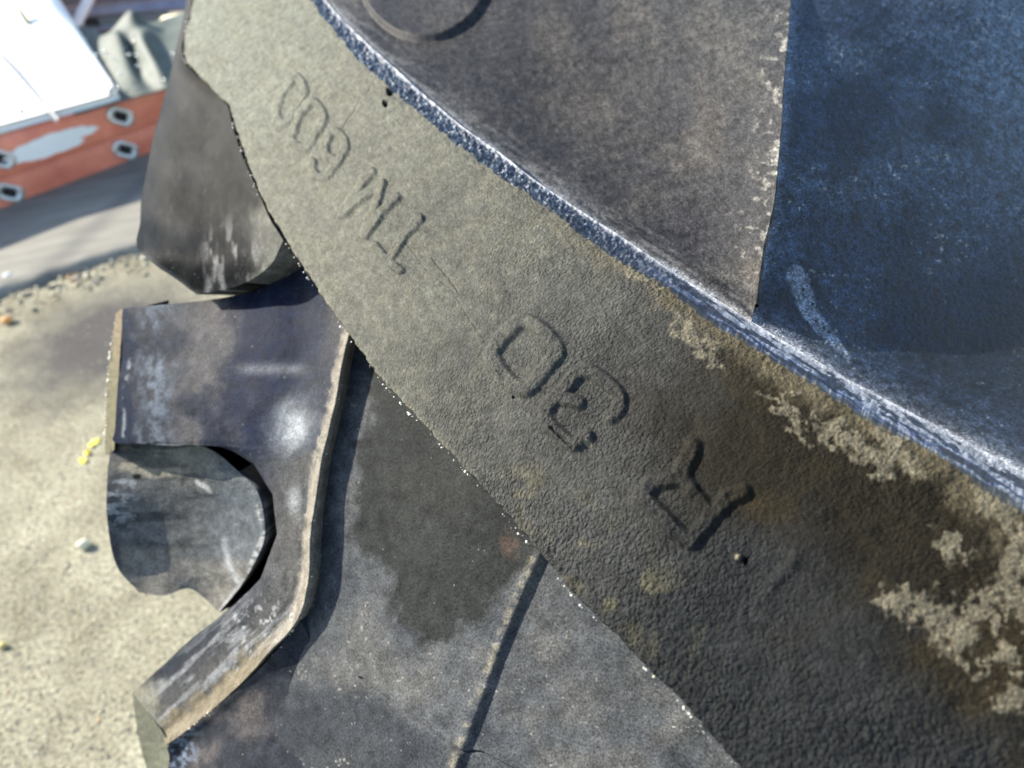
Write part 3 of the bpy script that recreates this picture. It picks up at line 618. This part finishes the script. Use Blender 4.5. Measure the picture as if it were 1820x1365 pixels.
for rm, rd, orr in [((520, -110), (1418, -230), .020), ((600, 25), (1408, -30), .018), ((705, 124), (1402, 60), .016), ((830, 231), (1394, 160), .016), ((995, 350), (1384, 260), .016),
                    ((1102, 419), (1376, 335), .017), ((1223, 500), (1364, 405), .019), ((1290, 542), (1352, 472), .021), ((1335, 571), (1343, 540), .022)]:
    L_ = math.hypot(rd[0]-rm[0], rd[1]-rm[1]); dep = .044*min(1, L_/600)
    brows.append([hd(rm[0]+(rd[0]-rm[0])*q-10*(q == 0), rm[1]+(rd[1]-rm[1])*q+8*(q == 0), .003*(q == 0)+.023+(orr-.023)*q+dep*4*(q**.8)*(1-q)*.9) for q in (0, .12, .3, .55, .8, 1)])
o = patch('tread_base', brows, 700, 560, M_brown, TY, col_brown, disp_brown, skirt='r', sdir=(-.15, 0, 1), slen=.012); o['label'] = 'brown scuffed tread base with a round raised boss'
def col_flank(u, v):
    n = fbm(u/60, v/60, 95, 5); n2 = fbm(u/10, v/10, 96, 4); n3 = fbm(u/150, v/110, 97, 4); rim = pdist(u, v, RIM)
    C = np.zeros(u.shape+(3,))+[.045, .075, .135]  # blue base paints the skylit shade of the flank
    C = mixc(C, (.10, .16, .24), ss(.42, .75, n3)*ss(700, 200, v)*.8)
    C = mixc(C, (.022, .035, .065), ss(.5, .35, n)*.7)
    C = mixc(C, (.24, .33, .43), ss(1560, 1850, u+(n-.5)*200)*ss(520, 40, v)*.8)  # upper right painted lighter, where the flank faces the sky
    C = mixc(C, (.6, .62, .58), ss(.64, .72, fbm(u/9, v/7, 98, 4)*.7+n3*.3-.05)*.6)
    smear = [(1412, 485), (1420, 505), (1434, 555), (1462, 590), (1500, 625), (1512, 640)]
    d = pdist(u+(fbm(u/6, v/6, 99)-.5)*5, v, smear); wid = np.interp(v, [470, 500, 540, 600, 645], [14, 20, 17, 12, 3])
    sm = (1-ss(wid*.7, wid*1.15, d))*(.6+.6*n2)
    C = mixc(C, (.48, .58, .70), sm*.8)
    for (a, b) in [(1426, 516), (1443, 542), (1463, 585), (1410, 534), (1433, 575), (1449, 573), (1472, 592)]:
        C = mixc(C, (.01, .012, .02), 1-ss(1.8, 4.2, np.hypot(u-a, v-b)))
    C = mixc(C, (.42, .46, .52), np.exp(-(rim/26)**2)*.4)
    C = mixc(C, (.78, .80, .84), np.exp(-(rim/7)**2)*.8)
    dr = u-np.interp(v, [-100, 0, 80, 150, 250, 320, 400, 480, 540], [1412, 1408, 1400, 1395, 1385, 1378, 1365, 1350, 1330])
    C = mixc(C, (.34, .45, .62), np.exp(-(dr/14)**2)*ss(560, 460, v)*.7)  # edge highlight along the ridge painted in
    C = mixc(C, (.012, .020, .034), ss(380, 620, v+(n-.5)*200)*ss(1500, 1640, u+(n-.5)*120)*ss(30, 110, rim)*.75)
    C = C*(1+(fbm(u/3.2, v/3.2, 103, 3)-.5)*2.0+(fbm(u/10, v/10, 104, 4)-.5)*.9)[..., None].clip(.15)
    return C
frows = [[hd(1410, -230, .024), (1560, -230, .30), (1720, -230, .345), (2000, -230, .42)],
         [hd(1400, -30, .022), (1560, -30, .290), (1720, -30, .330), (2000, -30, .40)],
         [hd(1394, 60, .020), (1555, 60, .283), (1720, 60, .322), (2000, 60, .39)],
         [hd(1386, 160, .020), (1550, 160, .272), (1720, 160, .310), (2000, 160, .375)],
         [hd(1376, 260, .020), (1545, 260, .262), (1720, 260, .297), (2000, 260, .36)],
         [hd(1368, 335, .021), (1540, 340, .254), (1720, 345, .286), (2000, 345, .345)],
         [hd(1352, 405, .026), (1530, 420, .246), (1720, 430, .275), (2000, 430, .33)],
         [hd(1340, 472, .028), (1520, 490, .238), (1720, 510, .262), (2000, 510, .31)],
         [hd(1334, 545, .028), (1520, 560, .228), (1730, 580, .248), (2000, 580, .29)],
         [hd(1352, 598, .025), (1550, 620, .219), (1750, 650, .233), (2010, 650, .27)],
         [hd(1485, 680, .025), (1620, 690, .205), (1790, 715, .215), (2020, 720, .245)],
         [hd(1640, 760, .025), (1730, 765, .192), (1850, 785, .198), (2030, 790, .22)],
         [hd(1820, 838, .023), (1870, 845, .179), (1950, 850, .182), (2050, 855, .195)],
         [hd(1950, 905, .023), (1990, 908, .170), (2040, 910, .171), (2090, 915, .178)]]
frows = [[(r0[0][0]+(r0[-1][0]-r0[0][0])*q, r0[0][1]+(r0[-1][1]-r0[0][1])*q, r0[0][2]+(r0[-1][2]-r0[0][2])*q**1.05) for q in (0, .12, .3, .55, .8, 1)] for r0 in frows]
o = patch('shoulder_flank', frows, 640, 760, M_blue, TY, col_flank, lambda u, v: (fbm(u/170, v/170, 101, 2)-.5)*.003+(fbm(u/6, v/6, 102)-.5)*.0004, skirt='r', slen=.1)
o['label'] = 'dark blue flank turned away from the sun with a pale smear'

# side wall and nose of the nearest lug
def wd(u, v, du, dv, off): return (u, v, float(Df(du, dv))+off)
wall = []
cols = [((352, -110), (350, -110), (347, -110), (344, -110)), ((339, 15), (336, 17), (332, 19), (328, 21)), ((326, 101), (321, 103), (315, 105), (309, 107)),
        ((366, 149), (346, 156), (322, 158), (296, 155)), ((404, 187), (372, 198), (328, 205), (284, 200)), ((414, 222), (378, 236), (325, 242), (272, 240)),
        ((445, 311), (402, 325), (332, 330), (257, 320)), ((480, 385), (438, 402), (345, 405), (250, 392)), ((492, 406), (455, 440), (360, 452), (249, 447)), ((505, 428), (476, 478), (412, 512), (350, 523))]
for k in range(4):
    off = (0.003, .022, .044, .070)[k]
    wall.append([wd(c[k][0], c[k][1], c[0][0], c[0][1], off+(.0 if i < 8 else (0, -.006, -.016, -.03)[k])) for i, c in enumerate(cols)])
def col_wall(u, v):
    n = fbm(u/45, v/60, 110, 5); n2 = fbm(u/12, v/30, 111, 5)
    C = np.zeros(u.shape+(3,))+[.050, .054, .056]
    C = mixc(C, (.018, .020, .019), ss(.46, .62, n)*.85)
    C = mixc(C, (.12, .118, .112), ss(.44, .30, n)*.6)
    C = mixc(C, (.05, .065, .085), ss(50, 8, u-np.interp(v, [0, 100, 200, 300, 400, 450], [335, 309, 284, 260, 250, 250]))*.8)
    C = mixc(C, (.95, .95, .92), ss(.40, .75, n2)*ss(350, 480, v)*ss(340, 380, u)*.7)  # gloss highlights low on the wall painted in
    C = mixc(C, (.50, .50, .44), ss(430, 480, u+(n2-.5)*40)*ss(300, 400, v)*.7)
    C = mixc(C, (.35, .36, .36), np.exp(-(pdist(u, v, [(250, 450), (350, 523)])/5)**2)*.7)
    return C
o = patch('lug_side_wall', wall, 420, 300, M_wall, TY, col_wall, lambda u, v: (fbm(u/60, v/90, 112, 2)-.5)*.003+(fbm(u/14, v/30, 113)-.5)*.0004, skirt='rb', sdir=(.55, -.05, .8), slen=.12)
o['label'] = 'curved grey nose of the nearest lug'

# casing below the lugs
STEP = [(1010, 900), (957, 990), (910, 1095), (860, 1230), (812, 1365), (760, 1500)]
def col_casing(u, v):
    n = fbm(u/80, v/80, 120, 5); n2 = fbm(u/14, v/14, 121, 5)
    C = np.zeros(u.shape+(3,))+[.165, .175, .185]
    C = mixc(C, (.25, .245, .225), ss(.5, .72, n)*.5)
    C = mixc(C, (.10, .11, .13), ss(.48, .34, n)*.6)
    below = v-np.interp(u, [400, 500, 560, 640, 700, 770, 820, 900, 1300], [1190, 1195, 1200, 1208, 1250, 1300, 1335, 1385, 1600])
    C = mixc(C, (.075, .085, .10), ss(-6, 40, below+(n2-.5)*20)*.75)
    C = mixc(C, (.60, .58, .52), ss(.72, .80, fbm(u/7, v/7, 126, 3)*.75+n*.25)*.7)
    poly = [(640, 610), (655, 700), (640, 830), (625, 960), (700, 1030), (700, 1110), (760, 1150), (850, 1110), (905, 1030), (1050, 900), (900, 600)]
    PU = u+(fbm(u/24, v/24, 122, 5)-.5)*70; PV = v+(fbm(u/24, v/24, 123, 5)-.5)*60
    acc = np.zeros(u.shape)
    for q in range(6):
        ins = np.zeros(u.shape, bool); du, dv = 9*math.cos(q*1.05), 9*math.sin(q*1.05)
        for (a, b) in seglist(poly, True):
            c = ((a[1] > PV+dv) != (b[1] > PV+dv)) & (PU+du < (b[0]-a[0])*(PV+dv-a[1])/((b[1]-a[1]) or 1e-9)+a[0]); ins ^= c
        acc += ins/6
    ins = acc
    C = mixc(C, (.055, .060, .057), ins*.9)  # dark dirty patch, with the shadow at its lower right painted in
    side_ = u-np.interp(v, [p[1] for p in STEP], [p[0] for p in STEP])
    C = mixc(C, (.50, .46, .36), np.exp(-((side_+8)/8)**2)*ss(.40, .62, n2)*.7)
    C = mixc(C, (.20, .13, .10), .6*(1-ss(4, 26, np.hypot(u-905, (v-970)*.8)+(n2-.5)*20))*.8)
    return C
def disp_casing(u, v):
    side = (u-np.interp(v, [p[1] for p in STEP], [p[0] for p in STEP]))
    st = -.0022*ss(-3, 12, side)+.0002*np.exp(-(side+8)**2/90)
    crk = [(640, 1205), (700, 1250), (770, 1300), (820, 1335), (850, 1340), (905, 1370), (960, 1400)]
    st = st-.0012*np.exp(-(pdist(u, v, crk)/2.0)**2)
    return st+(fbm(u/160, v/160, 124, 2)-.5)*.003+(fbm(u/10, v/10, 125)-.5)*.0002
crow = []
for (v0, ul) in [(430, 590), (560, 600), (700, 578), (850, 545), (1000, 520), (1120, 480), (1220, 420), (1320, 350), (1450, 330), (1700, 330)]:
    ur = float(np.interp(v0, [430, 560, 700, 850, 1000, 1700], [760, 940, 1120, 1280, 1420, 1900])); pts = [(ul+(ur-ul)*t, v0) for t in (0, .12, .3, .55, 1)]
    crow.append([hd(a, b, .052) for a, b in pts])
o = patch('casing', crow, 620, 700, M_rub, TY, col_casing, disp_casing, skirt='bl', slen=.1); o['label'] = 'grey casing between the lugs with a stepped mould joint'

# the neighbouring lug: block, curved strip, nose
def cd(u, v, off): return (u, v, float(Df(u, v))+.052+off)
def col_lug2(u, v):
    n = fbm(u/42, v/60, 130, 5); n2 = fbm(u/8, v/12, 131, 5); n4 = fbm(u/16, v/16, 137, 5); out = pdist(u, v, RID); inn = pdist(u, v, INNER)
    top = ss(830, 780, v)*ss(600, 560, u)
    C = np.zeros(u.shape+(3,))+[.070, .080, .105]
    C = mixc(C, (.022, .034, .080), np.exp(-((u-465-(n-.5)*120)/75)**2)*top*.9)  # dark navy: shade on the lug painted into its colour
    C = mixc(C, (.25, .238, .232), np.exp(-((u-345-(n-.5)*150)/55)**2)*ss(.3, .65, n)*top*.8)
    C = mixc(C, (.28, .34, .42), np.exp(-((u-272-(n-.5)*60)/24)**2)*ss(.34, .66, .6*n2+.4*n)*top*.8)  # bluish-white sheen band painted in
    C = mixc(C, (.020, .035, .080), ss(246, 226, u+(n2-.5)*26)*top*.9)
    C = mixc(C, (.55, .60, .62), np.exp(-(pdist(u, v, [(228, 640), (222, 700), (219, 775)])/3)**2)*ss(.4, .55, n2)*.7)
    C = mixc(C, (.34, .36, .40), np.exp(-((v-655-(u-450)*.02)/10)**2)*ss(400, 440, u)*ss(560, 520, u)*.6)
    C = mixc(C, (.80, .86, .90), np.exp(-((np.hypot((u-523)*1.0, (v-762)*.7)+(n-.5)*30)/30).clip(0, 9)**2)*.75)  # sheen patch painted in
    C = mixc(C, (.21, .205, .19), ss(120, 30, out)*ss(780, 830, v)*.8)
    C = mixc(C, (.16, .16, .15), ss(22, 8, inn)*ss(470, 440, u+0*v)*0)
    C = mixc(C, (.24, .225, .20), ss(70, 20, out)*ss(700, 500, v)*.6)
    C = mixc(C, (.70, .74, .76), np.exp(-(np.hypot((u-522), (v-890)*.5)/12)**2)*.6)  # smaller painted sheen patch
    al = fbm((u*.72-v*.69)/60, (u*.69+v*.72)/9, 133, 5)
    bar = ss(1040, 1110, v)
    C = mixc(C, (.42, .44, .46), ss(.45, .62, al)*bar*.8); C = mixc(C, (.9, .92, .92), ss(.60, .70, n2)*bar*ss(380, 430, u)*.7)
    C = mixc(C, (.05, .06, .08), ss(24, 6, inn)*bar*.7)
    C = mixc(C, (.34, .29, .20), ss(46, 26, out+(n4-.5)*50)*ss(1110, 1180, v)*.85)
    C = mixc(C, (.46, .44, .34), ss(305, 250, u+(n4-.5)*50)*ss(1190, 1230, v)*.8)
    C = mixc(C, (.50, .46, .39), ss(26, 8, out+(n2-.5)*22)*ss(1170, 1120, v)*.9)
    return C
RID = [(640, 560), (621, 620), (604, 700), (588, 775), (565, 870), (556, 960), (552, 1040), (530, 1105), (480, 1172), (400, 1245), (300, 1325)]
def lrow(a, b, oi):
    return [cd(a[0]+(b[0]-a[0])*t, a[1]+(b[1]-a[1])*t+bow*math.sin(t*math.pi), oi*(1-t)**1.5-.010*ss(.80, 1, t)) for t in (0, .16, .34, .52, .68, .8, .91, 1) for bow in (0,)]
L2 = [[cd(219, 549, -.052), cd(285, 542, -.040), cd(345, 535, -.028), cd(405, 526, -.018), cd(462, 514, -.010), cd(515, 482, -.008), cd(570, 470, -.008), cd(660, 500, -.010)],
      lrow((214, 620), (624, 605), -.046), lrow((209, 700), (604, 700), -.040), lrow((204, 762), (592, 752), -.036), lrow((204, 786), (588, 775), -.034), lrow((262, 788), (584, 790), -.026), lrow((330, 791), (580, 806), -.018),
      lrow((394, 802), (575, 826), -.010), lrow((440, 828), (571, 845), -.005), lrow((474, 880), (563, 885), -.002), lrow((482, 950), (556, 960), .0), lrow((452, 1030), (552, 1040), -.001), lrow((400, 1083), (525, 1112), .002), lrow((318, 1154), (440, 1210), .008), lrow((238, 1231), (300, 1325), .014)]
INNER = [(204, 786), (262, 788), (330, 791), (394, 802), (440, 828), (474, 880), (482, 950), (452, 1030), (400, 1083), (318, 1154), (238, 1231)]
dl2 = lambda u, v: -.004*np.exp(-pdist(u, v, INNER)/7)*ss(330, 420, u)+.0012*np.exp(-(pdist(u, v, RID)/12)**2)+(fbm(u/80, v/80, 134, 2)-.5)*.003+(fbm(u/10, v/10, 135)-.5)*.0003
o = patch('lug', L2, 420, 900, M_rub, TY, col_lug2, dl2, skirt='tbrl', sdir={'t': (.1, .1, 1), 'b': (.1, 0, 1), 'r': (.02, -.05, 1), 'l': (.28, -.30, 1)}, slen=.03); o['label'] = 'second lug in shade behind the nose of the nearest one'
LG2 = o
# slivers of lug end faces turned to the light
def col_sliver(u, v):
    C = np.zeros(u.shape+(3,))+[.25, .235, .15]; return mixc(C, (.36, .27, .19), ss(700, 560, v)*.6)
def col_sliver2(u, v): return np.zeros(u.shape+(3,))+[.24, .25, .19]
dsl = lambda u, v: (fbm(u/8, v/8, 136)-.5)*.0006
S2 = [[cd(206, 557, -.022), cd(213, 552, -.036), cd(219, 549, -.052)], [cd(197, 620, -.012), cd(206, 620, -.029), cd(214, 620, -.046)], [cd(190, 700, -.006), cd(200, 700, -.022), cd(209, 700, -.040)],
      [cd(187, 785, .0), cd(196, 785, -.016), cd(204, 785, -.034)], [cd(188, 808, .002), cd(195, 806, -.013), cd(203, 800, -.031)]]
patch('lug_end_face', S2, 40, 300, M_face, LG2, col_sliver, dsl, skirt='lt', sdir=(.5, 0, .8), slen=.06)
L4 = [[cd(300, 1325, -.014), cd(400, 1245, -.008), cd(480, 1172, -.008), cd(535, 1100, -.006)],
      [cd(300, 1350, -.012), cd(410, 1290, -.006), cd(500, 1230, -.001), cd(560, 1170, .001)],
      [cd(298, 1420, -.014), cd(420, 1400, -.006), cd(520, 1330, .0), cd(600, 1290, .003)],
      [cd(304, 1650, -.014), cd(440, 1650, -.004), cd(560, 1600, .002), cd(680, 1560, .004)]]
def col_l4(u, v):
    n = fbm(u/50, v/50, 140, 5); n2 = fbm(u/9, v/9, 141, 5)
    C = np.zeros(u.shape+(3,))+[.060, .068, .085]; C = mixc(C, (.20, .18, .175), ss(.36, .66, n)*ss(310, 360, u)*ss(520, 440, u)*.8)
    C = mixc(C, (.34, .42, .56), ss(.46, .66, n2)*ss(365, 320, u)*.8); return mixc(C, (.018, .03, .07), ss(330, 300, u+(n2-.5)*30)*.6)
o = patch('lug', L4, 260, 260, M_rub, TY, col_l4, dl2, skirt='lr', sdir=(.3, 0, 1), slen=.05); o['label'] = 'third lug at the lower left corner, dark front'
LG4 = o
S4 = [[cd(236, 1230, .020), cd(238, 1231, .017), cd(240, 1233, .014)], [cd(243, 1290, .034), cd(258, 1285, .018), cd(275, 1282, .004)], [cd(252, 1335, .040), cd(275, 1330, .018), cd(301, 1325, -.010)],
      [cd(264, 1380, .044), cd(280, 1380, .020), cd(300, 1380, -.012)], [cd(290, 1500, .048), cd(300, 1500, .022), cd(312, 1500, -.012)]]
patch('lug_end_face', S4, 40, 160, M_face, LG4, col_sliver2, dsl, skirt='l', sdir=(.5, 0, .8), slen=.06)
# scooped nose between them
def col_scoop(u, v):
    n = fbm(u/70, v/18, 150, 5); n2 = fbm(u/18, v/8, 151, 5); n3 = fbm(u/30, v/30, 154, 5)
    C = np.zeros(u.shape+(3,))+[.26, .265, .26]
    C = mixc(C, (.52, .49, .37), ss(862, 835, v+(n-.5)*30+(u-300)*-.05)*.8)  # lit upper band painted in as olive
    C = mixc(C, (.10, .11, .115), ss(.46, .62, n)*ss(1010, 960, v)*.75)
    C = mixc(C, (.30, .34, .38), ss(330, 420, u+(n3-.5)*80)*.6)
    C = mixc(C, (.46, .43, .37), ss(965, 1005, v+(n-.5)*40-(u-300)*.15)*.75)  # lit lower band painted in paler
    C = mixc(C, (.09, .10, .12), ss(224, 204, u+(n3-.5)*10)*.7)
    C = mixc(C, (.75, .80, .82), ss(.52, .64, n2)*ss(262, 225, u)*ss(960, 900, v)*ss(840, 860, v)*.6)
    C = mixc(C, (.9, .93, .95), np.exp(-(pdist(u, v, [(398, 960), (404, 1000), (430, 1045)])/6)**2)*.6)  # white highlight lines along the edge painted in
    C = mixc(C, (.95, .95, .92), ss(9, 3, pdist(u, v, [(462, 900), (470, 950), (440, 1024), (396, 1086)]))*ss(.35, .5, n2)*.7)
    C = mixc(C, (1, 1, .95), ss(7, 2, pdist(u, v, [(350, 856), (362, 862), (374, 874)])+(n2-.5)*6)*.8)
    C = mixc(C, (.02, .02, .02), ss(7, 3, np.hypot((u-242)*.6, v-847)))
    return C
SC = [[cd(198, 772, -.020), cd(270, 776, -.006), cd(335, 786, .006), cd(385, 805, .012), cd(426, 838, .014)],
      [cd(190, 850, -.024), cd(265, 850, -.004), cd(335, 852, .008), cd(400, 860, .014), cd(461, 880, .016)],
      [cd(192, 930, -.018), cd(265, 930, .008), cd(335, 935, .022), cd(405, 944, .028), cd(469, 955, .026)],
      [cd(207, 1005, -.006), cd(268, 1000, .014), cd(332, 1003, .028), cd(388, 1012, .034), cd(440, 1024, .034)],
      [cd(245, 1054, .010), cd(290, 1059, .018), cd(335, 1046, .032), cd(368, 1066, .040), cd(392, 1088, .040)]]
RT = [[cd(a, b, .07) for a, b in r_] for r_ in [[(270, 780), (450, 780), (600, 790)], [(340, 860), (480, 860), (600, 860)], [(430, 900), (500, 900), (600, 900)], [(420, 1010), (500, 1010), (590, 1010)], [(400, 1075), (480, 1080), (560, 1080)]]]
patch('dark_gap_backing', RT, 60, 60, M_wall, LG2, lambda u, v: np.zeros(u.shape+(3,))+[.03, .03, .035], skirt='l', slen=.04)  # dark sheet added behind the nose so the gap reads black
o = patch('lug_nose', SC, 300, 260, M_rub, LG2, col_scoop, lambda u, v: (fbm(u/120, v/60, 152, 2)-.5)*.002+(fbm(u/14, v/9, 153)-.5)*.0004, skirt='lbr', sdir={'l': (.3, -.1, .9), 'b': (.3, -.1, .9), 'r': (-.1, -.1, 1)}, slen=.06)
o['label'] = 'hollowed grey underside of the second lug'

# frayed rubber crumbs along the rims
M_cr = tintmat('rubber_crumb', .6, 2000)
r = np.random.RandomState(12)
def crumbs(line, n, spread, rad, cols, name, parent, depth=lambda u, v: Df(u, v), zone=(0, 1), seed=1):
    A = curve(line, 4000); t = zone[0]+(zone[1]-zone[0])*r.rand(n)
    t = t[vnoise(t*70, t*0, 7) > .42]; k = (t*3999).astype(int); n = len(k)
    u = A[k, 0]+r.normal(0, spread, n); v = A[k, 1]+r.normal(0, spread, n); d = depth(u, v)+.0008
    R = rad*(.4+1.1*r.rand(n)**2)*np.clip(d/.23, .6, 2)
    c = np.array(cols)[r.randint(0, len(cols), n)]
    o = scatter(name, W3(u, v, d), R, M_cr, parent, c, flat=.8, seed=seed); o['kind'] = 'stuff'; return o
crumbs(LEFT, 280, 1.0, .00032, [(.62, .62, .58), (.45, .43, .36), (.16, .16, .14)], 'rim_crumbs', FTOP, zone=(.05, .97), seed=2)
crumbs([(206, 557), (197, 620), (190, 700), (187, 785)], 90, .6, .0004, [(.7, .68, .55), (.5, .48, .4)], 'rim_crumbs', LG2, depth=lambda u, v: Df(u, v)+.052-.02, seed=3)
crumbs(RID, 60, 1.0, .0004, [(.6, .55, .42), (.4, .36, .28)], 'rim_crumbs', LG2, depth=lambda u, v: Df(u, v)+.042, zone=(.1, .95), seed=5)
